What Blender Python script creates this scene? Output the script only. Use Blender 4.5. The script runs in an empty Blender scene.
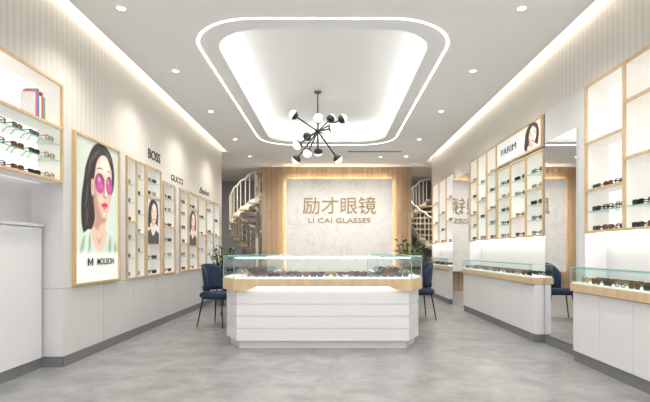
import bpy, bmesh, math, random
import numpy as np
from mathutils import Vector, Matrix
random.seed(4)
S=bpy.context.scene
COL=S.collection
S.view_settings.view_transform='Standard'
S.view_settings.exposure=0.38

# ---------------------------------------------------------------- materials
def mat(name,c,rough=.5,metal=0,em=0,emc=None,var=.04,scale=6,bump=0,coat=0,stretch=(1,1,1),alpha=1):
    m=bpy.data.materials.new(name); m.use_nodes=True
    nt=m.node_tree; b=nt.nodes['Principled BSDF']
    tc=nt.nodes.new('ShaderNodeTexCoord'); mp=nt.nodes.new('ShaderNodeMapping')
    mp.inputs['Scale'].default_value=stretch
    nz=nt.nodes.new('ShaderNodeTexNoise'); nz.inputs['Scale'].default_value=scale; nz.inputs['Detail'].default_value=5
    nt.links.new(tc.outputs['Object'],mp.inputs[0]); nt.links.new(mp.outputs[0],nz.inputs['Vector'])
    r=nt.nodes.new('ShaderNodeValToRGB')
    r.color_ramp.elements[0].position=.3; r.color_ramp.elements[1].position=.7
    r.color_ramp.elements[0].color=(*[max(0,x*(1-var)) for x in c],1)
    r.color_ramp.elements[1].color=(*[min(1,x*(1+var)) for x in c],1)
    nt.links.new(nz.outputs['Fac'],r.inputs['Fac']); nt.links.new(r.outputs[0],b.inputs['Base Color'])
    b.inputs['Roughness'].default_value=rough; b.inputs['Metallic'].default_value=metal
    b.inputs['Coat Weight'].default_value=coat
    if em:
        b.inputs['Emission Color'].default_value=(*(emc or c),1); b.inputs['Emission Strength'].default_value=em
    if bump:
        bp=nt.nodes.new('ShaderNodeBump'); bp.inputs['Strength'].default_value=bump
        nt.links.new(nz.outputs['Fac'],bp.inputs['Height']); nt.links.new(bp.outputs[0],b.inputs['Normal'])
    return m
WHITE=mat('white_lacquer',(.735,.74,.75),.3,var=.01)
WPAINT=mat('white_paint',(.87,.87,.865),.7,var=.01)
STAIRM=mat('cream_stair_paint',(.80,.74,.63),.5,var=.02)
WALLG=mat('pale_wall_panel',(.655,.65,.65),.35,var=.015)
OAK=mat('pale_oak',(.62,.46,.27),.45,var=.10,scale=5,stretch=(3,3,1))
GOLD=mat('champagne_gold',(.66,.48,.25),.35,metal=.4,var=.05)
BASEG=mat('grey_skirting',(.18,.18,.19),.4)
GREYW=mat('grey_plaster',(.30,.297,.30),.7)
BLACK=mat('black_metal',(.015,.015,.015),.35,var=.2)
BLKACE=mat('black_acetate',(.012,.012,.015),.2,var=.2)
TORT=mat('tortoise_acetate',(.12,.04,.015),.25,var=.7,scale=60)
GMET=mat('gold_wire',(.5,.34,.14),.25,metal=1)
NAVY=mat('navy_velvet',(.018,.033,.072),.8,var=.25,scale=30)
LENSD=mat('dark_lens',(.02,.02,.03),.08)
LENSB=mat('brown_lens',(.12,.05,.02),.08)
LEDW=mat('led_white',(1,1,1),.5,em=10,emc=(1,.96,.9))
LEDWARM=mat('led_warm',(1,.9,.7),.5,em=13,emc=(1,.85,.62))
LEDSIGN=mat('led_sign',(1,.9,.7),.5,em=18,emc=(1,.86,.66))
LEDBAND=mat('led_band_warm',(1,.9,.7),.5,em=4,emc=(1,.88,.68))
LEDC=mat('led_cove',(1,1,1),.5,em=6.5,emc=(1,.98,.95))
LEDLINE=mat('led_line',(1,1,1),.5,em=3,emc=(1,.99,.97))
DISC=mat('downlight_lens',(1,1,1),.5,em=6,emc=(1,.93,.8))
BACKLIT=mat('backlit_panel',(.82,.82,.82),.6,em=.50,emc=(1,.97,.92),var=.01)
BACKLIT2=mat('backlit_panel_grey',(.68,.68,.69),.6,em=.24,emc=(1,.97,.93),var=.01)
CARC=mat('white_glow_carcass',(.80,.785,.75),.5,em=.09,emc=(1,.94,.85),var=.01)  # faint emission stands in for light inside the shelf cells
GLOBE=mat('opal_globe',(.95,.95,.95),.2,em=.6,emc=(1,.97,.92),var=.01)
TEAL=mat('glass_edge_teal',(.20,.46,.42),.1,em=.06)
MIRROR=mat('mirror_silver',(.82,.83,.84),.02,metal=1,var=.005)
TRAY=mat('grey_tray',(.20,.21,.225),.8)
LEAF=mat('leaf_green',(.045,.12,.03),.5,var=.5,scale=20)
POT=mat('grey_ceramic',(.25,.25,.25),.4)
SIGN=mat('bronze_letter',(.34,.26,.14),.35,metal=.3)
DECK=mat('white_glow_deck',(.80,.83,.84),.35,em=.22,var=.01)  # deck surface glows by itself to look lit
TEXTB=mat('black_vinyl',(.02,.02,.02),.6)
def glassmat(name,tint=(.93,.98,.97)):
    m=bpy.data.materials.new(name); m.use_nodes=True; nt=m.node_tree; nt.nodes.clear()
    o=nt.nodes.new('ShaderNodeOutputMaterial'); mx=nt.nodes.new('ShaderNodeMixShader')
    t=nt.nodes.new('ShaderNodeBsdfTransparent'); t.inputs[0].default_value=(*tint,1)
    g=nt.nodes.new('ShaderNodeBsdfGlossy'); g.inputs['Roughness'].default_value=.03
    lw=nt.nodes.new('ShaderNodeLayerWeight'); lw.inputs[0].default_value=.5
    p=nt.nodes.new('ShaderNodeMath'); p.operation='POWER'; p.inputs[1].default_value=4
    q=nt.nodes.new('ShaderNodeMath'); q.operation='MULTIPLY_ADD'; q.inputs[1].default_value=.45; q.inputs[2].default_value=.04
    nt.links.new(lw.outputs['Facing'],p.inputs[0]); nt.links.new(p.outputs[0],q.inputs[0]); nt.links.new(q.outputs[0],mx.inputs[0])
    nt.links.new(t.outputs[0],mx.inputs[1]); nt.links.new(g.outputs[0],mx.inputs[2])
    nt.links.new(mx.outputs[0],o.inputs[0]); return m
GLASS=glassmat('clear_glass'); LENSC=glassmat('clear_lens',(.75,.78,.8))
def floormat():
    m=bpy.data.materials.new('grey_stone_floor'); m.use_nodes=True; nt=m.node_tree; b=nt.nodes['Principled BSDF']
    tc=nt.nodes.new('ShaderNodeTexCoord')
    n1=nt.nodes.new('ShaderNodeTexNoise'); n1.inputs['Scale'].default_value=3.2; n1.inputs['Detail'].default_value=10; n1.inputs['Roughness'].default_value=.72; n1.inputs['Distortion'].default_value=.3
    nt.links.new(tc.outputs['Object'],n1.inputs['Vector'])
    r=nt.nodes.new('ShaderNodeValToRGB'); e=r.color_ramp.elements
    e[0].position=.36; e[0].color=(.20,.203,.212,1); e[1].position=.64; e[1].color=(.34,.343,.345,1)
    nt.links.new(n1.outputs['Fac'],r.inputs[0])
    br=nt.nodes.new('ShaderNodeTexBrick'); br.inputs['Scale'].default_value=1; br.offset=0
    br.inputs['Brick Width'].default_value=1.5; br.inputs['Row Height'].default_value=.8; br.inputs['Mortar Size'].default_value=.003
    br.inputs['Color1'].default_value=(1,1,1,1); br.inputs['Color2'].default_value=(.95,.95,.95,1); br.inputs['Mortar'].default_value=(.82,.82,.82,1)
    nt.links.new(tc.outputs['Object'],br.inputs['Vector'])
    mx=nt.nodes.new('ShaderNodeMix'); mx.data_type='RGBA'; mx.blend_type='MULTIPLY'; mx.inputs[0].default_value=1
    nt.links.new(r.outputs[0],mx.inputs[6]); nt.links.new(br.outputs['Color'],mx.inputs[7])
    nt.links.new(mx.outputs[2],b.inputs['Base Color']); b.inputs['Roughness'].default_value=.32
    return m
FLOOR=floormat()
def stripemat(name,c1,c2,scale,axis='Y',dist=1.0,bump=.3,rough=.6,nscale=1.0,zs=.35):
    m=bpy.data.materials.new(name); m.use_nodes=True; nt=m.node_tree; b=nt.nodes['Principled BSDF']
    tc=nt.nodes.new('ShaderNodeTexCoord'); mp=nt.nodes.new('ShaderNodeMapping'); mp.inputs['Scale'].default_value=(1,1,zs)
    w=nt.nodes.new('ShaderNodeTexWave'); w.wave_type='BANDS'; w.bands_direction=axis
    w.inputs['Scale'].default_value=scale; w.inputs['Distortion'].default_value=dist; w.inputs['Detail'].default_value=1; w.inputs['Detail Scale'].default_value=nscale
    nt.links.new(tc.outputs['Object'],mp.inputs[0]); nt.links.new(mp.outputs[0],w.inputs['Vector'])
    r=nt.nodes.new('ShaderNodeValToRGB'); e=r.color_ramp.elements
    e[0].position=.1; e[0].color=(*c1,1); e[1].position=.55; e[1].color=(*c2,1)
    nt.links.new(w.outputs['Fac'],r.inputs[0]); nt.links.new(r.outputs[0],b.inputs['Base Color'])
    bp=nt.nodes.new('ShaderNodeBump'); bp.inputs['Strength'].default_value=bump; bp.inputs['Distance'].default_value=.02
    nt.links.new(w.outputs['Fac'],bp.inputs['Height']); nt.links.new(bp.outputs[0],b.inputs['Normal'])
    b.inputs['Roughness'].default_value=rough
    return m
STRIPE=stripemat('cream_striped_wallcovering',(.61,.575,.52),(.67,.635,.58),3.6,'Y',1.2,.07)
def plankmat():
    m=bpy.data.materials.new('oak_plank_wall'); m.use_nodes=True; nt=m.node_tree; b=nt.nodes['Principled BSDF']
    tc=nt.nodes.new('ShaderNodeTexCoord')
    cx=nt.nodes.new('ShaderNodeCombineXYZ'); sx=nt.nodes.new('ShaderNodeSeparateXYZ')
    nt.links.new(tc.outputs['Object'],sx.inputs[0]); nt.links.new(sx.outputs['Z'],cx.inputs[0]); nt.links.new(sx.outputs['X'],cx.inputs[1])
    br=nt.nodes.new('ShaderNodeTexBrick'); br.inputs['Scale'].default_value=1
    br.inputs['Brick Width'].default_value=2.2; br.inputs['Row Height'].default_value=.14; br.inputs['Mortar Size'].default_value=.005
    br.inputs['Color1'].default_value=(.40,.285,.18,1); br.inputs['Color2'].default_value=(.32,.22,.135,1); br.inputs['Mortar'].default_value=(.17,.11,.06,1)
    nt.links.new(cx.outputs[0],br.inputs['Vector'])
    n=nt.nodes.new('ShaderNodeTexNoise'); n.inputs['Scale'].default_value=4; n.inputs['Detail'].default_value=8
    mp2=nt.nodes.new('ShaderNodeMapping'); mp2.inputs['Scale'].default_value=(8,8,.5)
    nt.links.new(tc.outputs['Object'],mp2.inputs[0]); nt.links.new(mp2.outputs[0],n.inputs['Vector'])
    mx=nt.nodes.new('ShaderNodeMix'); mx.data_type='RGBA'; mx.blend_type='OVERLAY'; mx.inputs[0].default_value=.35
    nt.links.new(br.outputs['Color'],mx.inputs[6]); nt.links.new(n.outputs['Fac'],mx.inputs[7]); nt.links.new(mx.outputs[2],b.inputs['Base Color'])
    b.inputs['Roughness'].default_value=.5; return m
WOODW=plankmat()
def marble():
    m=bpy.data.materials.new('pale_marble'); m.use_nodes=True; nt=m.node_tree; b=nt.nodes['Principled BSDF']
    tc=nt.nodes.new('ShaderNodeTexCoord'); n=nt.nodes.new('ShaderNodeTexNoise')
    n.inputs['Scale'].default_value=1.3; n.inputs['Detail'].default_value=10; n.inputs['Distortion'].default_value=2.5
    nt.links.new(tc.outputs['Object'],n.inputs['Vector'])
    r=nt.nodes.new('ShaderNodeValToRGB'); e=r.color_ramp.elements
    e[0].position=.46; e[0].color=(.77,.75,.72,1); e[1].position=.54; e[1].color=(.77,.75,.72,1)
    k=r.color_ramp.elements.new(.5); k.color=(.68,.66,.63,1)
    nt.links.new(n.outputs['Fac'],r.inputs[0]); nt.links.new(r.outputs[0],b.inputs['Base Color']); b.inputs['Roughness'].default_value=.25
    return m
MARBLE=marble()

# ---------------------------------------------------------------- geometry helper
class G:
    def __init__(s): s.v=[];s.f=[];s.m=[];s.sm=[]
    def add(s,vs,fs,m=0,sm=False):
        o=len(s.v); s.v+= [tuple(v) for v in vs]
        for f in fs: s.f.append([i+o for i in f]); s.m.append(m); s.sm.append(sm)
        return s
    def box(s,x0,x1,y0,y1,z0,z1,m=0):
        x0,x1=min(x0,x1),max(x0,x1); y0,y1=min(y0,y1),max(y0,y1); z0,z1=min(z0,z1),max(z0,z1)
        v=[(x0,y0,z0),(x1,y0,z0),(x1,y1,z0),(x0,y1,z0),(x0,y0,z1),(x1,y0,z1),(x1,y1,z1),(x0,y1,z1)]
        return s.add(v,[(0,3,2,1),(4,5,6,7),(0,1,5,4),(1,2,6,5),(2,3,7,6),(3,0,4,7)],m)
    def prism(s,p,z0,z1,m=0,sm=False):
        n=len(p); v=[(x,y,z0) for x,y in p]+[(x,y,z1) for x,y in p]
        s.add(v,[tuple(range(n-1,-1,-1)),tuple(range(n,2*n))],m)
        o=len(s.v)-2*n
        for i in range(n):
            j=(i+1)%n; s.f.append([o+i,o+j,o+n+j,o+n+i]); s.m.append(m); s.sm.append(sm)
        return s
    def cyl(s,a,b,r,r2=None,n=10,m=0,caps=True):
        a=Vector(a);b=Vector(b); r2=r if r2 is None else r2
        d=(b-a).normalized(); u=d.orthogonal().normalized(); w=d.cross(u)
        v=[];f=[]
        for c,rr in((a,r),(b,r2)):
            for i in range(n):
                t=2*math.pi*i/n; v.append(c+(u*math.cos(t)+w*math.sin(t))*rr)
        for i in range(n):
            j=(i+1)%n; f.append((i,j,n+j,n+i))
        s.add(v,f,m,True)
        if caps: s.add(v,[tuple(range(n-1,-1,-1)),tuple(range(n,2*n))],m)
        return s
    def sphere(s,c,r,nu=14,nv=8,m=0,sq=(1,1,1),v0=0,v1=1,rot=None):
        vs=[];f=[]
        for j in range(nv+1):
            t=math.pi*(v0+(v1-v0)*j/nv)
            for i in range(nu):
                p=2*math.pi*i/nu
                q=Vector((math.sin(t)*math.cos(p)*sq[0],math.sin(t)*math.sin(p)*sq[1],math.cos(t)*sq[2]))*r
                if rot: q=rot@q
                vs.append(Vector(c)+q)
        for j in range(nv):
            for i in range(nu):
                k=(i+1)%nu; f.append((j*nu+i,(j+1)*nu+i,(j+1)*nu+k,j*nu+k))
        return s.add(vs,f,m,True)
    def ribbon(s,A,B,m=0,closed=True,sm=False):
        n=len(A); vs=list(A)+list(B); f=[]
        for i in range(n if closed else n-1):
            j=(i+1)%n; f.append((i,j,n+j,n+i))
        return s.add(vs,f,m,sm)
    def build(s,name,mats,parent=None,o=(0,0,0),bevel=0):
        me=bpy.data.meshes.new(name)
        o=Vector(o)
        me.from_pydata([tuple(Vector(v)-o) for v in s.v],[],s.f)
        for m in (mats if isinstance(mats,(list,tuple)) else [mats]): me.materials.append(m)
        for i,p in enumerate(me.polygons): p.material_index=s.m[i]; p.use_smooth=s.sm[i]
        me.update()
        ob=bpy.data.objects.new(name,me); COL.objects.link(ob)
        ob.location=o
        if parent: ob.parent=parent; ob.location=o-parent.location
        if bevel:
            b=ob.modifiers.new('b','BEVEL'); b.width=bevel; b.segments=2; b.limit_method='ANGLE'
        return ob
def empty(name,loc):
    e=bpy.data.objects.new(name,None); e.location=loc; e.empty_display_size=.1; COL.objects.link(e); return e
def tag(o,label=None,cat=None,group=None,kind=None):
    if label:o['label']=label
    if cat:o['category']=cat
    if group:o['group']=group
    if kind:o['kind']=kind
    return o
def st(o): o['kind']='structure'; return o
def copytree(root,loc,rz=0,group=None,sc=None):
    n=root.copy(); COL.objects.link(n); n.location=loc; n.rotation_euler=(0,0,rz)
    if sc: n.scale=(sc,sc,sc)
    for c in root.children:
        k=c.copy(); COL.objects.link(k); k.parent=n
        for d in c.children:
            q=d.copy(); COL.objects.link(q); q.parent=k
    if group: n['group']=group
    return n
def textmesh(name,body,size,matl,M,extrude=.004,parent=None,width=None,shear=0,spacing=1,bold=0):
    cu=bpy.data.curves.new(name,'FONT'); cu.body=body; cu.size=size; cu.extrude=extrude; cu.align_x='CENTER'; cu.align_y='CENTER'
    cu.shear=shear; cu.space_character=spacing; cu.offset=bold; cu.resolution_u=4
    t=bpy.data.objects.new('tmp',cu); COL.objects.link(t); bpy.context.view_layer.update()
    dg=bpy.context.evaluated_depsgraph_get()
    me=bpy.data.meshes.new_from_object(t.evaluated_get(dg)); bpy.data.objects.remove(t)
    xs=[v.co.x for v in me.vertices]
    if width and xs:
        k=width/(max(xs)-min(xs)); 
        for v in me.vertices: v.co.x*=k
    me.materials.clear(); me.materials.append(matl)
    me.name=name
    ob=bpy.data.objects.new(name,me); COL.objects.link(ob)
    if parent:
        ob.parent=parent; M=Matrix.Translation(-parent.location)@M
    ob.matrix_basis=M
    return ob
def wallM(side,x,y,z):
    if side<0: R=Matrix(((0,0,1,0),(1,0,0,0),(0,1,0,0),(0,0,0,1)))
    else: R=Matrix(((0,0,-1,0),(-1,0,0,0),(0,1,0,0),(0,0,0,1)))
    return Matrix.Translation((x,y,z))@R
def rr(x0,x1,y0,y1,r,n=10):
    P=[]
    for cx,cy,a in((x1-r,y1-r,0),(x0+r,y1-r,90),(x0+r,y0+r,180),(x1-r,y0+r,270)):
        for i in range(n+1):
            t=math.radians(a+90*i/n); P.append((cx+r*math.cos(t),cy+r*math.sin(t)))
    return P
def z3(P,z): return [(x,y,z) for x,y in P]

# ---------------------------------------------------------------- camera
cam=bpy.data.cameras.new('camera'); co=bpy.data.objects.new('camera',cam); COL.objects.link(co)
co.location=(0,0,1.12); co.rotation_euler=(math.pi/2,0,0)
cam.sensor_width=36; cam.lens=480/650*36; cam.shift_x=-7/650; cam.shift_y=50/650; cam.clip_end=100
S.camera=co
w=bpy.data.worlds.new('world'); S.world=w; w.use_nodes=True
w.node_tree.nodes['Background'].inputs[0].default_value=(1,.99,.975,1); w.node_tree.nodes['Background'].inputs[1].default_value=2.1

# ---------------------------------------------------------------- room shell
H=3.45
st(G().box(-5,5,-1.5,16.2,-.1,0).build('floor',FLOOR))
IN=rr(-1.30,1.10,5.05,10.25,.55,10)
def holed(outer,hole,z):
    bm=bmesh.new(); 
    a=[bm.verts.new((x,y,z)) for x,y in outer]; b=[bm.verts.new((x,y,z)) for x,y in hole]
    es=[bm.edges.new((L[i],L[(i+1)%len(L)])) for L in(a,b) for i in range(len(L))]
    bmesh.ops.triangle_fill(bm,use_beauty=True,edges=es)
    bm.verts.index_update()
    v=[tuple(q.co) for q in bm.verts]; f=[[q.index for q in ff.verts] for ff in bm.faces]; bm.free(); return v,f
g=G()
v,f=holed([(-2.45,-1.5),(2.45,-1.5),(2.45,12.5),(-2.45,12.5)],IN,H); g.add(v,f)
LEDGE=rr(-1.55,1.35,4.80,10.50,.75,10)
g.ribbon(z3(IN,H),z3(IN,H+.07))
v,f=holed(LEDGE,IN,H+.07); g.add(v,f)
g.ribbon(z3(LEDGE,H+.07),z3(LEDGE,H+.36))
g.add(z3(LEDGE,H+.36),[tuple(range(len(LEDGE)))])
for s in(-1,1):
    g.box(s*2.45,s*2.44,-1.5,12.5,H,H+.06)
    g.box(s*2.45,s*3.0,-1.5,12.5,H+.24,H+.28)
    g.box(s*2.30,s*2.45,-1.5,12.5,H+.055,H+.06)
    g.box(s*2.30,s*2.32,-1.5,12.5,H+.06,H+.24)
g.box(-5,5,12.5,16.2,H,H+.1); g.box(-5,-3.0,11.3,12.5,H,H+.1); g.box(-3.0,-2.45,11.3,12.5,H+.0,H+.1)
st(g.build('ceiling',WPAINT))
def ringstrip(name,P0,P1,z0,z1,m):
    return G().ribbon(z3(P0,z0),z3(P1,z1)).build(name,m)
o=ringstrip('cove_light_strip',rr(-1.36,1.16,4.99,10.31,.6),rr(-1.42,1.22,4.93,10.37,.65),H+.075,H+.075,LEDC)
tag(o,'hidden white cove strip light glowing inside the ceiling recess','light strip')
OUTR=rr(-1.50,1.30,4.82,10.52,.7); OUT2=rr(-1.525,1.325,4.795,10.545,.725)
o=G().ribbon(z3(OUTR,H-.004),z3(OUT2,H-.004)).build('linear_ceiling_light',LEDLINE)
tag(o,'thin white rounded-rectangle LED line set in the ceiling','light strip')
for s in(-1,1):
    o=G().box(s*2.36,s*2.42,0,12.0 if s>0 else 11.2,H+.065,H+.075).build('cove_light_strip',LEDWARM)
    tag(o,'warm cove strip light washing down the striped wall','light strip')

TN=[0]
def trim(x0,x1,y0,y1,z0,z1,m):
    TN[0]+=1; return st(G().box(x0,x1,y0,y1,z0,z1).build('trim_%d'%TN[0],m))
YL=11.3; YR=12.5
st(G().box(-3.0,-2.9,-1.5,YL,0,3.7).build('wall_left',WALLG))
st(G().box(2.9,3.0,-1.5,YR,0,3.7).build('wall_right',WALLG))
def fas(s,y0,y1,z0,z1,m): trim(s*2.6,s*2.9,y0,y1,z0,z1,m)
fas(-1,-1.5,4.64,2.72,3.7,STRIPE); fas(-1,4.64,7.32,2.33,3.7,STRIPE); fas(-1,7.32,YL,2.2,3.7,STRIPE)
fas(-1,4.64,6.04,.76,2.33,WALLG); fas(-1,7.30,7.36,.76,2.2,WALLG); fas(-1,7.96,8.16,.76,2.2,WALLG); fas(-1,11.12,YL,.76,2.2,WALLG)
g=G(); y=4.64
while y<YL-.05:
    y2=min(y+.83,YL); g.box(-2.9,-2.6,y,y2-.008,.1,.757); y=y2
g.box(-2.89,-2.605,4.66,YL-.01,.0,.75)
st(g.build('trim_30',WALLG))
st(G().box(-2.605,-2.59,4.64,YL,0,.1).box(-2.9,-2.6,4.62,4.638,0,.1).build('baseboard_left',BASEG))
fas(1,-1.5,YR,2.8,3.7,STRIPE)
for a,b in((4.93,5.86),(9.04,10.15),(12.4,12.5)): fas(1,a,b,0,2.8,WALLG)
for a,b in((-1.5,4.93),(5.86,9.04),(10.15,12.4)): trim(2.82,2.9,a,b,0,1.3,WALLG)
st(G().box(2.585,2.6,5.04,5.84,0,.1).box(2.585,2.6,12.42,12.5,0,.1).build('baseboard_right',BASEG))
st(G().box(-5,5,16,16.2,0,H).build('wall_far',GREYW))
st(G().box(-5.1,-5,11.2,16.2,0,H).box(-5,-3.0,11.2,11.3,0,H).build('wall_rear_left',GREYW))
st(G().box(5,5.1,12.4,16.2,0,H).box(3.0,5,12.4,12.5,0,H).build('wall_rear_right',GREYW))
st(G().box(-1.94,2.20,13.3,13.5,0,H).build('wall_back',WOODW))

# ---------------------------------------------------------------- sign wall
e=empty('wall_sign',(.2,13.2,.6))
G().box(-1.26,1.66,13.14,13.18,.55,3.10).build('marble_panel',MARBLE,e,bevel=.006)
g=G()
g.box(-1.22,1.62,13.22,13.25,3.02,3.06); g.box(-1.22,-1.18,13.22,13.25,.6,3.02); g.box(1.58,1.62,13.22,13.25,.6,3.02)
g.build('backlight_strip',LEDSIGN,e)
for x in(-1,1.4):
    for z in(.8,2.8): G().box(x-.04,x+.04,13.18,13.3,z-.04,z+.04).build('wall_bracket',BLACK,e)
Mb=lambda x,y,z: Matrix.Translation((x,y,z))@Matrix.Rotation(math.pi/2,4,'X')
textmesh('main_lettering','励才眼镜',.50,SIGN,Mb(.20,13.13,2.33),.008,e,width=2.0,bold=0)
textmesh('small_lettering','LI CAI GLASSES',.18,SIGN,Mb(.20,13.13,1.95),.006,e,width=1.70,bold=0)
tag(e,'backlit pale marble panel with bronze shop-name lettering on oak wall','sign')

# ---------------------------------------------------------------- eyeglasses
def rimloop(cx,cz,w,h,r,n=4): return rr(cx-w/2,cx+w/2,cz-h/2,cz+h/2,r,n)
def eyewear(name,fm,lm,shape=0,split=False,label=''):
    w,h,r=((.052,.040,.012),(.050,.046,.022),(.056,.036,.009))[shape]; cz=.030 if shape!=1 else .032
    t=.005
    fr=G()
    for sgn in(-1,1):
        O=rimloop(sgn*.034,cz,w+.006,h+.006,r+.002); I=rimloop(sgn*.034,cz,w-.004,h-.004,r)
        A=[(x,0,z) for x,z in O];B=[(x,0,z) for x,z in I];A2=[(x,t,z) for x,z in O];B2=[(x,t,z) for x,z in I]
        fr.ribbon(A,B);fr.ribbon(B2,A2);fr.ribbon(A2,A);fr.ribbon(B,B2)
    fr.box(-.008,.008,0,t,cz+.004,cz+.010)
    tm=[]
    for sgn in(-1,1):
        q=fr if not split else G()
        q.box(sgn*.062,sgn*.068,0,.010,cz+.006,cz+.014)
        q.box(sgn*.064,sgn*.068,.006,.115,cz+.006,cz+.013)
        a=(sgn*.066,.112,cz+.010); q.cyl(a,(sgn*.064,.142,.004),.0035,n=5)
        tm.append(q)
    lens=[]
    for sgn in(-1,1):
        q=G() if split else fr
        P=rimloop(sgn*.034,cz,w-.004,h-.004,r)
        q.add([(x,.0025,z) for x,z in P],[tuple(range(len(P)))],0 if split else 1)
        lens.append(q)
    low=min(v[2] for v in fr.v)
    if low>0:
        for q in [fr]+( tm+lens if split else []):
            q.v=[(a,b,c-low) for a,b,c in q.v]
    ob=fr.build(name,[fm,lm])
    if split:
        for q in tm: q.build('temple',fm,ob)
        for q in lens: q.build('lens',lm,ob)
    tag(ob,label,'glasses')
    return ob
KS=[('black-framed eyeglasses with clear lenses',BLKACE,LENSC,0,'eyeglasses'),
    ('black sunglasses with dark lenses',BLKACE,LENSD,2,'sunglasses'),
    ('thin gold round-rimmed eyeglasses with clear lenses',GMET,LENSC,1,'eyeglasses'),
    ('tortoiseshell sunglasses with brown lenses',TORT,LENSB,0,'sunglasses')]
SIMPLE=[eyewear(k[4],k[1],k[2],k[3],False,k[0]) for k in KS]
FULL=[eyewear(k[4],k[1],k[2],k[3],True,k[0]) for k in KS]
GN=[0]
def putglass(x,y,z,rz,group,full=False,sc=1.0,kinds=(0,1,0,3,1,2)):
    k=kinds[GN[0]%len(kinds)]; GN[0]+=1
    return copytree((FULL if full else SIMPLE)[k],(x,y,z),rz+random.uniform(-.12,.12),group,sc)

# ---------------------------------------------------------------- shelf units
def shelfunit(s,y0,y1,z0,z1,cols,label,group,depth=.22,full=False,boards=(),back=BACKLIT,skip=(),sp=.19,sc=1.15):
    xf=s*2.58; xm=s*2.605; xb=s*(2.6+depth)
    e=empty('display_shelf',(s*2.6,(y0+y1)/2,z0))
    t=.024
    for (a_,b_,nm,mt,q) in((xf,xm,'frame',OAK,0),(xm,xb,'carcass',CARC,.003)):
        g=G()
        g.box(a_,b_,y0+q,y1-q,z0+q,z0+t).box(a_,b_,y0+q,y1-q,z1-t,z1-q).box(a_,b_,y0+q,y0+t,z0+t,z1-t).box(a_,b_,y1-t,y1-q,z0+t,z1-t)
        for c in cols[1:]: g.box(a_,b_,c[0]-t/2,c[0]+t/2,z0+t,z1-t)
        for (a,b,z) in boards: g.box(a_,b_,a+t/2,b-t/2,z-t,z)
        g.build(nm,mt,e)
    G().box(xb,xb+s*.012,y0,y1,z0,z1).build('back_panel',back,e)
    for i,(ya,zs) in enumerate(cols):
        yb=cols[i+1][0] if i+1<len(cols) else y1
        for z in zs:
            isb=any(abs(z-b[2])<.001 and b[0]<=ya+.05 and b[1]>=yb-.05 for b in boards) or abs(z-(z0+.03))<.001
            zz=z
            if abs(z-(z0+.03))<.001: zz=z0+t
            if not isb:
                G().box(s*2.612,xb,ya+t*.6,yb-t*.6,z-.008,z).build('glass_shelf',GLASS,e)
                G().box(s*2.608,s*2.612,ya+t*.6,yb-t*.6,z-.008,z).build('shelf_edge',TEAL,e)
            if (i,round(z,2)) in skip: continue
            wd=yb-ya-.05; n=max(1,int(wd/sp)); 
            for k in range(n):
                yy=ya+.025+wd*(k+.5)/n
                putglass(s*2.635,yy,zz,math.pi/2*(-s),group,full,sc)
    tag(e,label,'shelf'); return e
e=shelfunit(-1,3.2,4.62,1.77,2.72,[(3.2,[1.80,1.98,2.14])],'oak-framed illuminated wall shelf with books and eyewear','eyewear in the oak wall shelf',full=True,boards=[(3.2,4.62,2.30)],sp=.2)
cols=[(.72,.70,.66),(.60,.14,.24),(.08,.18,.36),(.72,.70,.66),(.55,.10,.08),(.08,.30,.34),(.70,.62,.40)]
cn=['white','pink','blue','white','red','teal','yellow']
yy=4.22
for i,c in enumerate(cols):
    wd=random.uniform(.020,.030); h=random.uniform(.21,.28); m=mat('book_cover',c,.5)
    b=G().box(-2.74,-2.74+.006,yy,yy+wd,2.30,2.30+h).box(-2.63,-2.734,yy,yy+.004,2.3,2.3+h).box(-2.63,-2.734,yy+wd-.004,yy+wd,2.3,2.3+h).box(-2.63,-2.626,yy,yy+wd,2.3,2.3+h)
    ob=b.build('book',m,None,(-2.68,yy+wd/2,2.3)); G().box(-2.73,-2.632,yy+.005,yy+wd-.005,2.303,2.3+h-.006).build('pages',WPAINT,ob)
    tag(ob,'upright book with %s cover on the oak shelf'%cn[i],'book','books on the wall shelf'); yy+=wd+.003
e=empty('low_cabinet',(-2.84,3.2,0))
G().box(-2.899,-2.80,1.6,4.6,.1,1.35).build('body',WHITE,e)
G().box(-2.899,-2.77,1.6,4.61,1.35,1.38).build('worktop',WHITE,e)
for i in range(4): G().box(-2.80,-2.78,1.6+i*.75+.004,1.6+(i+1)*.75-.004,.1,1.34).build('door',WHITE,e)
G().box(-2.899,-2.79,1.6,4.61,0,.1).build('plinth',BASEG,e)
tag(e,'white lacquered cabinet with flat doors beneath the wall shelf','cabinet')

zs=[.79,1.03,1.27,1.51,1.75,1.99]; LG='eyewear in the narrow wall shelves'
shelfunit(-1,6.06,6.68,.76,2.33,[(6.06,zs),(6.37,[.79,1.10,1.36,1.62,1.88,2.10])],'oak-framed lit eyewear shelf with two columns',LG,depth=.16,boards=[(6.06,6.37,1.51),(6.37,6.68,1.36)],back=BACKLIT2)
shelfunit(-1,6.71,7.28,.76,2.33,[(6.71,[.79,1.00,1.93,2.12])],'oak-framed lit shelf around a small portrait poster',LG,depth=.16,boards=[(6.71,7.28,1.22),(6.71,7.28,1.90)],back=BACKLIT2)
shelfunit(-1,7.38,7.94,.76,2.18,[(7.38,[.79,1.03,1.27,1.51,1.75,1.96])],'narrow oak-framed lit eyewear shelf',LG,depth=.16,boards=[(7.38,7.94,1.51)],back=BACKLIT2)
shelfunit(-1,8.18,8.66,.76,2.18,[(8.18,[.79,1.03,1.27,1.51,1.75,1.96])],'narrow oak-framed lit eyewear shelf',LG,depth=.16,boards=[(8.18,8.66,1.27)],back=BACKLIT2)
shelfunit(-1,8.68,9.28,.76,2.18,[(8.68,[.79,1.00,1.93])],'oak-framed lit shelf around a small portrait poster',LG,depth=.16,boards=[(8.68,9.28,1.22),(8.68,9.28,1.90)],back=BACKLIT2)
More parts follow.
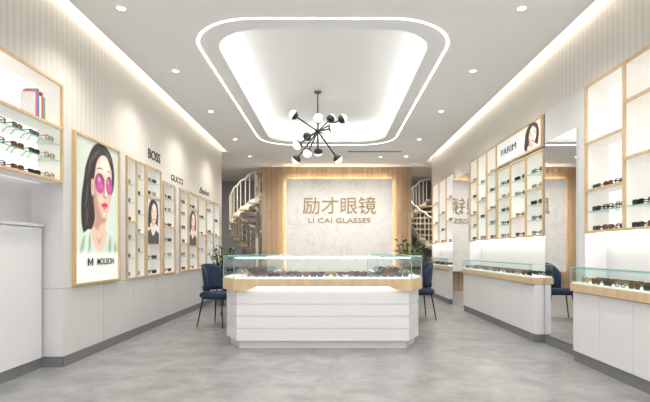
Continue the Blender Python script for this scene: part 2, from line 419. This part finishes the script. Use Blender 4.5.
shelfunit(-1,9.30,11.10,.76,2.18,[(9.30,[.79,1.12,1.45,1.78]),(9.9,[.79,1.03,1.51,1.96]),(10.5,[.79,1.12,1.45,1.78])],'wide oak-framed lit eyewear shelf with three columns',LG,depth=.16,boards=[(9.3,9.9,1.45),(9.9,10.5,1.51),(10.5,11.1,1.45)],back=BACKLIT2)
RG='eyewear in the illuminated wall shelves'
shelfunit(1,3.0,4.91,1.3,2.8,[(3.0,[1.33,1.60,2.05]),(3.62,[1.33,1.52,1.95,2.45]),(4.26,[1.33,1.52,1.74,2.22])],'large oak-framed illuminated wall shelf with irregular cells',RG,full=True,
   boards=[(3.0,3.62,1.60),(3.0,3.62,2.05),(3.62,4.26,1.95),(3.62,4.26,2.45),(4.26,4.91,1.74),(4.26,4.91,2.22)],skip=((0,1.33),(0,1.6),(0,2.05),(1,1.95),(1,2.45),(2,2.22)))
shelfunit(1,5.88,7.54,1.3,2.38,[(5.88,[1.33,1.52,1.72,1.93,2.13]),(6.42,[1.33,1.60,1.90,2.12]),(6.98,[1.33,1.52,1.72,1.93,2.13])],'oak-framed illuminated wall shelf below a lightbox poster',RG,
   boards=[(5.88,6.42,1.93),(6.42,6.98,1.60),(6.98,7.54,1.93)])
shelfunit(1,7.56,9.02,1.3,2.8,[(7.56,[1.33,1.56,1.80,2.10,2.40]),(8.05,[1.33,1.70,2.0,2.3]),(8.54,[1.33,1.56,1.80,2.10,2.40])],'oak-framed illuminated wall shelf with three columns',RG,
   boards=[(7.56,8.05,1.80),(7.56,8.05,2.40),(8.05,8.54,2.0),(8.54,9.02,1.80),(8.54,9.02,2.40)])
shelfunit(1,10.17,12.38,1.3,2.8,[(10.17,[1.33,1.80,2.30]),(10.9,[1.33,1.6,2.0]),(11.64,[1.33,1.80,2.30])],'oak-framed illuminated wall shelf with three columns',RG,
   boards=[(10.17,10.9,1.80),(10.17,10.9,2.30),(10.9,11.64,2.0),(11.64,12.38,1.80),(11.64,12.38,2.30)],sp=.24)

# ---------------------------------------------------------------- posters (printed artwork as colour attribute on a fine flat grid)
def printmat(name,em):
    m=bpy.data.materials.new(name); m.use_nodes=True; nt=m.node_tree; b=nt.nodes['Principled BSDF']
    a=nt.nodes.new('ShaderNodeAttribute'); a.attribute_name='Col'
    nt.links.new(a.outputs['Color'],b.inputs['Base Color']); nt.links.new(a.outputs['Color'],b.inputs['Emission Color'])
    b.inputs['Emission Strength'].default_value=em; b.inputs['Roughness'].default_value=.4; return m
PRINT=printmat('lightbox_print',.35); PRINT2=printmat('glowing_paper_print',.25)  # the paper print glows too, its brightness put into emission
PT=mat('poster_text',(.02,.02,.022),.6)
def spl(P,n=5):
    R=[];N=len(P)
    for i in range(N):
        p0,p1,p2,p3=[Vector(P[(i+k)%N]) for k in(-1,0,1,2)]
        for j in range(n):
            t=j/n; R.append(tuple(.5*((2*p1)+(p2-p0)*t+(2*p0-5*p1+4*p2-p3)*t*t+(3*p1-p0-3*p2+p3)*t**3)))
    return R
def ell(cx,cy,a,b,n=24,rot=0):
    c,s_=math.cos(rot),math.sin(rot)
    return [(cx+a*math.cos(t)*c-b*math.sin(t)*s_,cy+a*math.cos(t)*s_+b*math.sin(t)*c) for t in [2*math.pi*i/n for i in range(n)]]
def sdpoly(U,V,P):
    d=np.full(U.shape,1e9); ins=np.zeros(U.shape,bool); n=len(P)
    for i in range(n):
        ax,ay=P[i]; bx,by=P[(i+1)%n]; ex,ey=bx-ax,by-ay; L=ex*ex+ey*ey+1e-12
        t=np.clip(((U-ax)*ex+(V-ay)*ey)/L,0,1); dx=U-ax-t*ex; dy=V-ay-t*ey
        d=np.minimum(d,dx*dx+dy*dy)
        c=((ay>V)!=(by>V))
        xi=ex*(V-ay)/(ey if abs(ey)>1e-12 else 1e-12)+ax
        ins^=c&(U<xi)
    d=np.sqrt(d); return np.where(ins,-d,d)
def paint(W,Hh,step,layers,bgf):
    nx=int(W/step)+1; ny=int(Hh/step)+1
    U,V=np.meshgrid(np.linspace(0,W,nx),np.linspace(0,Hh,ny))
    C=bgf(U,V)
    for P,c,bl,al in layers:
        sd=sdpoly(U,V,P); t=np.clip(.5-sd/(2*bl),0,1); t=t*t*(3-2*t)*al
        C=C*(1-t[...,None])+np.array(c)*t[...,None]
    return nx,ny,U,V,C
skin=(.70,.46,.36); sh=(.34,.17,.12); hl=(.86,.68,.58); hair=(.008,.006,.008)
def bigwoman():
    L=[]
    A=lambda P,c,bl=.006,al=1: L.append((P,c,bl,al))
    A(spl([(.26,1.30),(.40,1.48),(.60,1.53),(.78,1.46),(.87,1.30),(.87,1.10),(.80,.98),(.60,.9),(.50,.62),(.40,.50),(.24,.46),(.14,.60),(.13,.85),(.18,1.08)]),hair,.012)
    A(spl([(.0,.26),(.02,.40),(.16,.49),(.36,.57),(.60,.57),(.80,.50),(.97,.42),(1.0,.26),(.5,.2)]),(.40,.50,.40),.008)
    A(spl([(.41,.92),(.42,.70),(.36,.58),(.28,.52),(.44,.36),(.54,.30),(.72,.50),(.67,.58),(.65,.76)]),skin,.006)
    A(spl([(.41,.88),(.43,.70),(.40,.60),(.48,.56),(.54,.62),(.66,.66),(.66,.76)]),sh,.035,.75)
    A(spl([(.44,.50),(.52,.40),(.60,.52),(.52,.46)]),sh,.02,.5)
    A(spl([(.38,1.16),(.385,.98),(.44,.83),(.54,.715),(.62,.695),(.70,.75),(.775,.90),(.81,1.08),(.81,1.24),(.74,1.38),(.60,1.43),(.44,1.36)]),skin,.006)
    A(spl([(.36,1.18),(.37,.94),(.44,.80),(.55,.70),(.62,.69),(.54,.79),(.47,.92),(.44,1.1)]),sh,.05,.75)
    A(spl([(.79,1.2),(.80,1.0),(.74,.82),(.66,.70),(.70,.82),(.765,.95)]),sh,.03,.4)
    A(spl([(.50,1.24),(.58,1.36),(.72,1.35),(.77,1.24),(.66,1.20)]),hl,.05,.8)
    A(ell(.52,.95,.05,.06),(.76,.38,.30),.05,.5); A(ell(.74,.95,.03,.05),(.76,.38,.30),.04,.5)
    A(ell(.56,.92,.06,.03),hl,.04,.5); A(ell(.625,.745,.045,.025),hl,.03,.6)
    A(spl([(.335,1.08),(.36,1.12),(.395,1.06),(.39,.96),(.355,.93),(.335,1.0)]),skin,.005); A(ell(.365,1.03,.014,.05),sh,.012,.7)
    A(spl([(.26,1.30),(.44,1.50),(.66,1.51),(.80,1.42),(.85,1.20),(.80,1.27),(.70,1.395),(.57,1.40),(.46,1.31),(.41,1.16),(.38,1.10),(.34,1.10),(.33,.92),(.34,.78),(.30,.62),(.18,.70),(.19,1.10)]),hair,.008)
    for q in ([(.32,1.28),(.42,1.40),(.55,1.46),(.43,1.36)],[(.24,1.08),(.29,1.24),(.36,1.36),(.30,1.2)],[(.20,.80),(.24,.98),(.27,1.06),(.25,.86)],[(.62,1.47),(.74,1.44),(.80,1.36),(.72,1.41)],[(.22,.6),(.23,.72),(.27,.8),(.26,.66)]):
        A(spl(q),(.10,.085,.09),.02,.7)
    A(spl([(.60,1.09),(.64,1.09),(.645,.99),(.635,.94),(.60,.945)]),sh,.02,.8); A(spl([(.648,1.12),(.668,1.12),(.69,.98),(.672,.96)]),hl,.014,.9); A(ell(.655,.935,.045,.010),sh,.012,.8); A(ell(.632,.941,.009,.006),(.2,.08,.06),.004,.9); A(ell(.683,.943,.008,.006),(.2,.08,.06),.004,.9)
    A(spl([(.555,.850),(.60,.866),(.635,.880),(.655,.872),(.675,.878),(.715,.852),(.675,.818),(.635,.805),(.59,.820)]),(.50,.03,.05),.004); A(spl([(.555,.850),(.64,.843),(.715,.852),(.64,.850)]),(.15,.01,.02),.003); A(ell(.637,.826,.03,.008),(.80,.25,.28),.008,.8); A(ell(.635,.788,.04,.010),sh,.014,.6)
    A(spl([(.45,1.225),(.53,1.262),(.615,1.235),(.53,1.245)]),(.05,.03,.03),.005); A(spl([(.69,1.235),(.745,1.258),(.80,1.225),(.745,1.243)]),(.05,.03,.03),.005)
    A(ell(.53,1.085,.118,.118),(.40,.23,.11),.003); A(ell(.748,1.085,.078,.108),(.40,.23,.11),.003)
    for cx,a_ in((.53,.106),(.748,.067)):
        A(ell(cx,1.085,a_,.106),(.20,.015,.14),.004); A(ell(cx+.01,1.05,a_*.8,.06),(.56,.08,.32),.05,.9); A(ell(cx-.02,1.125,a_*.35,.03),(.88,.5,.72),.025,.5)
    A([(.635,1.125),(.68,1.125),(.68,1.14),(.635,1.14)],(.5,.32,.16),.003); A([(.365,1.095),(.42,1.11),(.42,1.125),(.365,1.11)],(.4,.25,.13),.003)
    A(spl([(.0,.24),(.04,.44),(.18,.52),(.31,.56),(.38,.42),(.50,.24)]),(.56,.66,.56),.006); A(spl([(.56,.24),(.66,.44),(.71,.54),(.86,.48),(1.0,.40),(1.0,.24)]),(.52,.62,.52),.006)
    for q in ([(.10,.28),(.14,.42),(.20,.50),(.18,.36)],[(.28,.28),(.28,.42),(.31,.53),(.33,.40)],[(.74,.28),(.74,.42),(.78,.50),(.80,.36)],[(.90,.28),(.88,.38),(.92,.43),(.94,.34)]): A(spl(q),(.20,.30,.22),.02,.8)
    A([(0,0),(1,0),(1,.31),(0,.31)],(.76,.78,.75),.04,.97)
    return L
def smallwoman(sx,sy,ox=0,oy=0):
    L=[]
    def A(P,c,bl=.006,al=1): L.append(([(ox+u*sx,oy+v*sy) for u,v in P],c,bl*(sx+sy)/2,al))
    A(spl([(.16,1.28),(.36,1.48),(.62,1.50),(.86,1.36),(.95,1.05),(.92,.80),(.86,.60),(.70,.7),(.30,.7),(.26,.56),(.12,.56),(.06,.74),(.10,1.0)]),hair,.02)
    A(spl([(0.0,.0),(.0,.34),(.18,.46),(.40,.54),(.62,.54),(.82,.44),(1.0,.34),(1.0,.0)]),(.03,.035,.045),.015)
    A(spl([(.38,.84),(.40,.62),(.30,.52),(.50,.28),(.74,.52),(.64,.62),(.66,.80)]),(.80,.60,.50),.01); A(spl([(.38,.84),(.40,.64),(.52,.60),(.66,.68),(.66,.8)]),sh,.05,.6)
    A(spl([(.33,1.12),(.36,.92),(.46,.76),(.56,.70),(.67,.75),(.77,.90),(.80,1.12),(.78,1.32),(.58,1.42),(.38,1.32)]),(.80,.60,.50),.01)
    A(spl([(.31,1.2),(.34,.9),(.46,.75),(.56,.69),(.50,.80),(.42,.95),(.39,1.2)]),sh,.07,.6); A(ell(.60,1.25,.12,.07),(.92,.78,.70),.08,.7)
    A(spl([(.24,1.36),(.42,1.48),(.62,1.48),(.82,1.38),(.88,1.1),(.86,.8),(.80,.98),(.79,1.20),(.60,1.38),(.44,1.30),(.35,1.08),(.32,.82),(.22,.9)]),hair,.015)
    A(spl([(.55,1.06),(.59,1.06),(.62,.95),(.58,.92),(.54,.94)]),sh,.03,.6)
    A(spl([(.49,.845),(.55,.868),(.58,.86),(.61,.868),(.67,.842),(.62,.805),(.56,.80)]),(.55,.06,.08),.01)
    for ex in(.46,.70): A(ell(ex,1.10,.065,.03),(.85,.82,.80),.008); A(ell(ex,1.10,.03,.028),(.03,.02,.02),.008); A(spl([(ex-.08,1.11),(ex,1.14),(ex+.08,1.115),(ex,1.128)]),(.03,.02,.02),.008); A(spl([(ex-.09,1.18),(ex,1.215),(ex+.09,1.19),(ex,1.198)]),(.05,.03,.03),.01)
    return L
def poster(name,s,x,y0,y1,z0,z1,label,layers,bgf,step=.01,frame=.025,fm=GOLD,pm_=PRINT):
    e=empty(name,(x,(y0+y1)/2,z0)); W=y1-y0; Hh=z1-z0
    nx,ny,U,V,C=paint(W,Hh,step,layers,bgf)
    X=x-s*.014
    vs=[(X,(y0+U[j,i]) if s<0 else (y1-U[j,i]),z0+V[j,i]) for j in range(ny) for i in range(nx)]
    fs=[(j*nx+i,j*nx+i+1,(j+1)*nx+i+1,(j+1)*nx+i) for j in range(ny-1) for i in range(nx-1)]
    ob=G().add(vs,fs).build('printed_panel',pm_,e)
    ca=ob.data.color_attributes.new('Col','FLOAT_COLOR','POINT')
    arr=np.concatenate([C.reshape(-1,3),np.ones((nx*ny,1))],1).astype(np.float32).ravel(); ca.data.foreach_set('color',arr)
    G().box(x-s*.001,x-s*.012,y0,y1,z0,z1).build('backing_board',WPAINT,e)
    if frame:
        f=G(); a=x; b=x-s*.035; t=frame
        f.box(a,b,y0-t,y1+t,z0-t,z0).box(a,b,y0-t,y1+t,z1,z1+t).box(a,b,y0-t,y0,z0,z1).box(a,b,y1,y1+t,z0,z1)
        f.build('frame',fm,e)
    tag(e,label,'poster'); return e
def bgbig(U,V):
    t=np.clip((V-.3)/1.2,0,1)[...,None]; q=np.clip(np.abs(U-.5)*1.6,0,1)[...,None]
    return np.array((.66,.73,.64))*(1-t*.25)*(1-.15*q)+np.zeros(U.shape+(3,))
def flat(c): return lambda U,V: np.zeros(U.shape+(3,))+np.array(c)
e=poster('framed_poster',-1,-2.6,4.82,5.80,.79,2.31,'gold-framed lightbox poster, black-haired woman wearing round pink sunglasses',bigwoman(),bgbig,.0065)
textmesh('lettering','MOLSION',.10,PT,wallM(-1,-2.575,5.47,1.0),.001,e,width=.40,bold=.0015)
P=[(-2.574,5.12+y*.66,.965+z*.8) for y,z in [(0,.0),(.045,.055),(.045,.0),(.09,.0),(.09,.10),(.055,.10),(0,.04),(-.055,.10),(-.09,.10),(-.09,.0),(-.045,.0),(-.045,.055)]]
G().add(P,[tuple(range(12))]).build('logo',PT,e)
for a,b in((6.76,7.23),(8.73,9.23)):
    poster('portrait_poster',-1,-2.62,a,b,1.222,1.87,'small unframed portrait print, woman with sleek black hair in dark jacket',smallwoman(b-a,.43),flat((.66,.66,.68)),.009,0,GOLD,PRINT2)
def bgr(U,V):
    t=np.clip((U-.90)/.12,0,1)[...,None]; return np.array((.74,.75,.76))*(1-t)+np.array((.74,.66,.58))*t
e=poster('lightbox_poster',1,2.6,5.91,7.51,2.43,2.77,'wide oak-framed lightbox poster with woman with dark hair',smallwoman(.52,.34,1.02,-.17),bgr,.008,.025,OAK)
textmesh('lettering','PARIM',.14,PT,wallM(1,2.58,7.51-.48,2.60),.001,e,width=.60)
for tx,y,z,wd,sh_,h,lb in(('BOSS',7.02,2.50,.48,0,.19,'black capital-letter brand lettering on striped wall'),('GUCCI',8.05,2.31,.60,0,.14,'black capital-letter brand lettering above the oak shelf'),('Bolon',9.75,2.32,.75,.45,.18,'black slanted script brand lettering above the oak shelf')):
    o=textmesh('wall_lettering',tx,h,TEXTB,wallM(-1,-2.597,y,z),.002,None,width=wd,shear=sh_,bold=.001 if tx!='BOSS' else .004); tag(o,lb,'sign')

# ---------------------------------------------------------------- mirrors
o=G().box(2.575,2.599,5.06,5.80,.12,2.42).build('wall_mirror',MIRROR,None,(2.6,5.4,.12)); tag(o,'tall frameless mirror panel between the wall shelves','mirror')
dx=.88*math.tan(math.radians(5))
o=G().prism([(2.599,9.10),(2.599,9.98),(2.585-dx,9.98),(2.585,9.10)],0,2.60).build('wall_mirror',MIRROR,None,(2.6,9.6,0)); tag(o,'tall frameless mirror panel set at a slight angle','mirror')

# ---------------------------------------------------------------- right base cabinets + showcases
XB=2.47
def cab(y0,y1,xb=2.819):
    e=empty('base_cabinet',(2.62,(y0+y1)/2,0))
    G().box(XB+.02,xb,y0+.003,y1-.003,.1,.71).build('body',WHITE,e)
    n=max(1,round((y1-y0)/.42)); d=(y1-y0)/n
    for i in range(n):
        G().box(XB,XB+.019,y0+i*d+.003,y0+(i+1)*d-.003,.105,.705).build('door',WHITE,e,bevel=.002)
    G().box(XB+.01,xb,y0+.003,y1-.003,0,.1).build('plinth',BASEG,e)
    tag(e,'white lacquered base cabinet with flat doors and grey plinth','cabinet','base cabinets along the display wall')
for a,b in((2.0,3.45),(3.45,4.92),(5.87,7.45),(7.45,9.03),(10.16,12.39)): cab(a,b)
def showcase(y0,y1,full):
    X=XB-.03
    e=empty('glass_showcase',(2.62,(y0+y1)/2,.71))
    G().box(X,2.819,y0,y1,.715,.79).build('oak_base',OAK,e)
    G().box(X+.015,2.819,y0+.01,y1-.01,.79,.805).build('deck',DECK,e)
    G().box(X+.01,X+.016,y0,y1,.79,.95).box(X+.01,2.599,y0,y1,.95,.956).box(X+.016,2.599,y1-.006,y1,.79,.95).build('glass_cover',GLASS,e)
    G().box(X+.006,X+.010,y0,y1,.947,.959).box(X+.008,X+.014,y1,y1+.004,.79,.95).build('glass_edge',TEAL,e)
    G().box(2.70,2.74,y0+.02,y1-.02,1.285,1.297).build('light_strip',LEDW,e)
    tag(e,'long glass counter showcase with oak edge and lit deck','showcase')
    n=int((y1-y0-.1)/.185)
    for i in range(n):
        for r in range(2):
            putglass(X+.05 if r==0 else X+.22,y0+.1+(i+.5)*(y1-y0-.2)/n+(.05 if r else 0),.805,-math.pi/2,'eyewear in the wall showcase',full and i>n//2-3,1.15)
showcase(3.0,4.92,True); showcase(5.87,9.03,False); showcase(10.16,12.39,False)

# ---------------------------------------------------------------- central counter
def inset(P,d):
    n=len(P);R=[]
    for i in range(n):
        a=Vector(P[i-1]);b=Vector(P[i]);c=Vector(P[(i+1)%n])
        d1=(b-a).normalized();d2=(c-b).normalized()
        n1=Vector((-d1.y,d1.x));n2=Vector((-d2.y,d2.x))
        k=(n1+n2); k=k/ max(.2,(1+n1.dot(n2)))
        R.append(tuple(b+k*d))
    return R
U=[(-1.12,5.45),(.91,5.45),(1.10,5.85),(1.10,8.0),(.58,8.0),(.58,6.15),(-.81,6.15),(-.81,8.0),(-1.33,8.0),(-1.33,5.85)]
e=empty('display_counter',(-.1,6.6,0))
G().prism(inset(U,.09),0,.085).build('plinth',WALLG,e)
g=G()
for i,(a,b) in enumerate(((.09,.224),(.236,.364),(.376,.504),(.516,.66))): g.prism(inset(U,.045),a,b)
g.prism(inset(U,.055),.087,.695)
g.build('body',WHITE,e,bevel=.002)
g=G().prism(U,.715,.80)
def skirt(a,b,za,zb):
    a=Vector(a);b=Vector(b);d=(b-a).normalized();n_=Vector((-d.y,d.x))*.03
    v=[(a.x,a.y,za),(b.x,b.y,zb),(b.x,b.y,.715),(a.x,a.y,.715),(a.x+n_.x,a.y+n_.y,za),(b.x+n_.x,b.y+n_.y,zb),(b.x+n_.x,b.y+n_.y,.715),(a.x+n_.x,a.y+n_.y,.715)]
    g.add(v,[(0,1,2,3),(7,6,5,4),(0,4,5,1),(1,5,6,2),(3,7,4,0)])
skirt(U[0],(-1.0,5.45),.665,.665); skirt((-1.0,5.45),(-.85,5.45),.665,.712); skirt((.64,5.45),(.79,5.45),.712,.665); skirt((.79,5.45),U[1],.665,.665)
for i in(1,2,8,9): skirt(U[i],U[(i+1)%10],.665,.665)
g.build('oak_band',OAK,e)
G().box(-.98,.77,5.475,5.490,.699,.710).build('band_light_strip',LEDBAND,e)
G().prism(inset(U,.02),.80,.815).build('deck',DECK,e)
Ug=inset(U,.008)
g=G();ge=G();n=len(Ug)
for i in range(n):
    a=Vector(Ug[i]);b=Vector(Ug[(i+1)%n])
    g.add([(a.x,a.y,.80),(b.x,b.y,.80),(b.x,b.y,1.055),(a.x,a.y,1.055)],[(0,1,2,3)])
    ge.cyl((a.x,a.y,1.058),(b.x,b.y,1.058),.006,n=6); ge.cyl((a.x,a.y,.80),(a.x,a.y,1.058),.005,n=6)
g.build('glass_side',GLASS,e)
G().add(z3(Ug,1.058),[tuple(range(n))]).build('glass_top',GLASS,e)
ge.build('glass_edge',TEAL,e)
G().box(-.80,.57,6.11,6.125,1.035,1.05).box(-.83,-.845,6.2,7.95,1.035,1.05).box(.60,.615,6.2,7.95,1.035,1.05).box(-1.1,.89,5.475,5.485,1.035,1.045).build('light_strip',LEDW,e)
tag(e,'white island showcase counter with chamfered corners, oak band and glass top','display counter')
def tray(x0,x1,y0,y1,rows,nn,rz=0):
    t=G().box(x0,x1,y0,y1,.815,.822).box(x0,x1,y0,y0+.008,.822,.832).box(x0,x1,y1-.008,y1,.822,.832).box(x0,x0+.008,y0,y1,.822,.832).box(x1-.008,x1,y0,y1,.822,.832)
    o=t.build('display_tray',TRAY,None,((x0+x1)/2,(y0+y1)/2,.815)); tag(o,'grey eyewear tray on the white counter deck','tray','trays in the island counter')
    for i in range(nn):
        for r in range(rows):
            putglass(x0+(i+.5)*(x1-x0)/nn,y0+.02+r*(y1-y0)/rows,.822,rz,'eyewear in the island counter')
for x0 in(-1.02,.20): tray(x0,x0+.62,5.74,6.07,2,4)
for i in range(12):
    putglass(-1.0+i*.165,5.54,.815,0,'eyewear in the island counter',False,1.08)
for i in range(3):
    for y in(5.72,5.90): putglass(-.27+i*.17,y,.815,0,'eyewear in the island counter')
for y0 in(6.3,6.75,7.2,7.6):
    tray(-1.28,-.88,y0,y0+.34,2,2); tray(.65,1.05,y0,y0+.34,2,2)

# ---------------------------------------------------------------- chairs
def chair():
    e=empty('upholstered_chair',(0,0,0))
    P=rr(-.23,.23,-.22,.22,.09,6)
    g=G(); g.prism([(x*.9,y*.9) for x,y in P],.41,.44,0,True); g.prism(P,.44,.49,0,True); g.prism([(x*.96,y*.96) for x,y in P],.49,.505,0,True)
    g.build('seat',NAVY,e,bevel=.01)
    g=G(); n=14
    rows=[(.53,.235),(.60,.245),(.75,.26),(.88,.27),(.93,.268)]
    vs=[]
    for side in(0,.035):
        for z,r in rows:
            for i in range(n+1):
                t=math.radians(90-80+160*i/n); edge=abs(i-n/2)/(n/2)
                zz=z if z<.7 else z-.16*edge**3
                vs.append(((r-side)*math.cos(t),(r-side)*math.sin(t)*.9-.01,zz))
    m=len(rows); k=n+1; f=[]
    for sd in(0,1):
        for j in range(m-1):
            for i in range(n):
                a=sd*m*k+j*k+i; q=(a,a+1,a+k+1,a+k); f.append(q if sd==0 else q[::-1])
    o_=m*k
    for i in range(n): f.append((i+1,i,o_+i,o_+i+1)); a=(m-1)*k+i; f.append((a,a+1,o_+a+1,o_+a))
    for j in range(m-1): a=j*k; f.append((a,a+k,o_+a+k,o_+a)); a=j*k+n; f.append((a+k,a,o_+a,o_+a+k))
    g.add(vs,f,0,True); g.build('backrest',NAVY,e)
    for sx in(-1,1): G().cyl((sx*.15,.12,.42),(sx*.17,.165,.60),.011).build('back_support',BLACK,e)
    for sx in(-1,1):
        for sy in(-1,1): G().cyl((sx*.17,sy*.16,.42),(sx*.23,sy*.22,0),.014,.008).build('leg',BLACK,e)
    return e
def placechair(loc,deg,lab,first=[None]):
    if first[0] is None:
        c=chair(); first[0]=c; c.location=loc; c.rotation_euler=(0,0,math.radians(deg))
    else: c=copytree(first[0],loc,math.radians(deg))
    tag(c,lab,'chair','navy customer chairs')
placechair((-1.70,7.2,0),70,'navy upholstered chair with curved back and black metal legs')
placechair((-1.66,8.45,0),80,'navy upholstered chair with curved back and black metal legs')
placechair((1.42,7.9,0),-80,'navy upholstered chair with curved back and black metal legs')

# ---------------------------------------------------------------- plants
def plant(loc,s,n,lab,spread=.3,lw_=.05):
    e=empty('potted_plant',loc); x,y,z=loc
    g=G(); prof=[(.10,0),(.15,.02),(.18,.22),(.17,.30),(.155,.30),(.15,.26)]
    R=[[(x+r*math.cos(2*math.pi*i/18),y+r*math.sin(2*math.pi*i/18),z+h) for i in range(18)] for r,h in prof]
    for i in range(len(R)-1): g.ribbon(R[i],R[i+1],0,True,True)
    g.add(R[0],[tuple(range(18))[::-1]]); g.add(R[-1],[tuple(range(18))])
    g.build('pot',POT,e)
    g=G()
    for i in range(n):
        a=random.uniform(0,6.28); L=random.uniform(.45,1)*s; up=random.uniform(.8,1.05)
        d=Vector((math.cos(a),math.sin(a),0))
        base=Vector((x,y,z+.26)); top=base+d*(L*spread)+Vector((0,0,L*up*.62))
        g.cyl(base,top,.006,n=5)
        for m_ in range(3):
            b2=a+random.uniform(-1.6,1.6); dd=Vector((math.cos(b2),math.sin(b2),0)); ss=Vector((-dd.y,dd.x,0)); p0=base.lerp(top,.55+.22*m_); A=[];B=[]
            LL=random.uniform(.16,.26)
            for k in range(6):
                t=k/5; p=p0+dd*(LL*.8*t)+Vector((0,0,LL*(.9*t-.8*t*t)))
                wv=lw_*math.sin(math.pi*min(1,.06+t*.94))+.001
                A.append(p+ss*wv); B.append(p-ss*wv)
            g.ribbon(A,B,0,False,True)
    g.build('foliage',LEAF,e); tag(e,lab,'plant')
plant((-2.22,9.9,0),1.62,60,'leafy green potted plant in a grey ceramic pot',.14,.045)
plant((1.95,12.2,0),1.85,60,'leafy green potted plant beside the oak wall',.16,.05)

# ---------------------------------------------------------------- spiral stairs
def stair(cx,cy,a0,dirn,lab,R=.8):
    e=empty('spiral_staircase',(cx,cy,0)); N=19; hz=3.42/N
    G().cyl((cx,cy,0),(cx,cy,3.44),.06,n=14).build('centre_pole',STAIRM,e)
    rail=[]; st_=[]
    for i in range(N):
        t0=a0+dirn*math.radians(20)*i; t1=t0+dirn*math.radians(22); z=hz*(i+1)
        arc=[(cx+R*math.cos(t0+(t1-t0)*k/4),cy+R*math.sin(t0+(t1-t0)*k/4)) for k in range(5)]
        P=[(cx+.06*math.cos(t0),cy+.06*math.sin(t0))]+arc+[(cx+.06*math.cos(t1),cy+.06*math.sin(t1))]
        if dirn<0: P=P[::-1]
        G().prism(P,z-.05,z).build('tread',OAK,e)
        for k in(0.15,.65):
            t=t0+(t1-t0)*k
            p=(cx+(R-.03)*math.cos(t),cy+(R-.03)*math.sin(t))
            top=min(z+.78+.1*k,3.4)
            G().cyl((p[0],p[1],z-.02),(p[0],p[1],top),.014,n=6).build('baluster',STAIRM,e)
            rail.append((p[0],p[1],top)); st_.append((p[0],p[1],z-.08+.1*k))
    g=G()
    for i in range(len(rail)-1): g.cyl(rail[i],rail[i+1],.026,n=8)
    g.build('handrail',STAIRM,e)
    A=[(x,y,z-.06) for x,y,z in st_];B=[(x,y,z+.12) for x,y,z in st_]
    G().ribbon(A,B,0,False).build('stringer',STAIRM,e)
    tag(e,lab,'staircase')
stair(-2.25,14.5,math.radians(0),1,'cream spiral staircase with slim balusters beside the oak wall',.85)
stair(3.1,14.5,math.radians(20),-1,'cream spiral staircase with slim balusters beside the oak wall')

# ---------------------------------------------------------------- chandelier
cx,cy,cz=-.24,8.1,3.14
e=empty('chandelier',(cx,cy,3.81))
G().cyl((cx,cy,3.81),(cx,cy,3.785),.06,n=20).build('ceiling_rose',BLACK,e)
G().cyl((cx,cy,3.785),(cx,cy,cz-.30),.014).build('stem',BLACK,e)
G().sphere((cx,cy,cz),.045).build('hub',BLACK,e)
dirs=[(-.40,-.1,.25),(.42,.1,.24),(.02,-.35,.12),(-.20,.30,-.02),(.26,-.2,.0),(-.33,-.2,-.28),(.0,.25,-.30),(.34,.15,-.44),(-.38,.2,-.44),(.16,-.3,-.14),(.22,.30,.30),(-.16,-.25,-.42)]
for d in dirs:
    d=Vector(d); c=Vector((cx,cy,cz)); q=c+d; dn=d.normalized()
    G().cyl(c,q-dn*.05,.013,n=8).build('arm',BLACK,e)
    rot=dn.to_track_quat('Z','Y').to_matrix()
    G().sphere(q,.076,16,10,v0=0,v1=.54,rot=rot).build('globe_shade',GLOBE,e)
    G().sphere(q,.080,16,6,v0=.51,v1=1,rot=rot).build('shade_cap',BLACK,e)
tag(e,'black branching chandelier with opal globe shades hanging from recess','chandelier')

# ---------------------------------------------------------------- downlights, some added to brighten sign and stairs
def dl(x,y,en=72,tilt=0,size=120):
    e=empty('downlight',(x,y,H))
    P=[(x+.055*math.cos(t),y+.055*math.sin(t)) for t in [2*math.pi*i/18 for i in range(18)]]
    P2=[(x+.04*math.cos(t),y+.04*math.sin(t)) for t in [2*math.pi*i/18 for i in range(18)]]
    G().ribbon(z3(P,H-.001),z3(P,H-.008)).ribbon(z3(P,H-.008),z3(P2,H-.008)).ribbon(z3(P2,H-.008),z3(P2,H-.002)).build('trim_ring',WPAINT,e)
    G().add(z3(P2,H-.003),[tuple(range(18))]).build('lens',DISC,e)
    L=bpy.data.lights.new('spot','SPOT'); L.energy=en; L.color=(1,.95,.88); L.spot_size=math.radians(size); L.spot_blend=.9; L.shadow_soft_size=.06
    lo=bpy.data.objects.new('lamp',L); COL.objects.link(lo); lo.parent=e; lo.location=(0,0,-.03); lo.rotation_euler=(math.radians(tilt),0,0)
    tag(e,'small round recessed downlight with white trim in ceiling','downlight','recessed ceiling downlights')
for s in(-2.02,1.82):
    for y in (3.0,4.6,6.2,8.0,10.0,11.8): dl(s,y)
dl(-.9,3.2); dl(.7,3.2); dl(-.9,11.9,72,20); dl(.2,11.9,72,20); dl(1.2,11.9,72,20); dl(-3.2,12.6,190,25,150); dl(-1.9,15.5,80);dl(3.0,13.3,160,25,150)  # tilted and rear ones added to brighten the marble sign and stairs
e=empty('air_vent',(1.0,11.2,H)); 
G().box(.35,1.65,11.10,11.13,H-.015,H-.001).box(.35,1.65,11.27,11.30,H-.015,H-.001).box(.35,.38,11.13,11.27,H-.015,H-.001).box(1.62,1.65,11.13,11.27,H-.015,H-.001).build('frame',WPAINT,e)
g=G()
for i in range(6): g.box(.38,1.62,11.14+i*.022,11.15+i*.022,H-.012,H-.002)
g.build('louvre',BASEG,e); tag(e,'white linear air-conditioning vent in the ceiling','air vent')
L=bpy.data.lights.new('recess','AREA'); L.shape='RECTANGLE'; L.size=1.6; L.size_y=4.2; L.energy=45; L.color=(1,.985,.96)  # added soft fill light under the recess cap, no real fitting
lo=bpy.data.objects.new('recess_fill_light',L); COL.objects.link(lo); lo.location=(-.1,7.65,3.80)

for o in SIMPLE+FULL:
    for c in list(o.children): bpy.data.objects.remove(c)
    bpy.data.objects.remove(o)
print('glasses',GN[0])
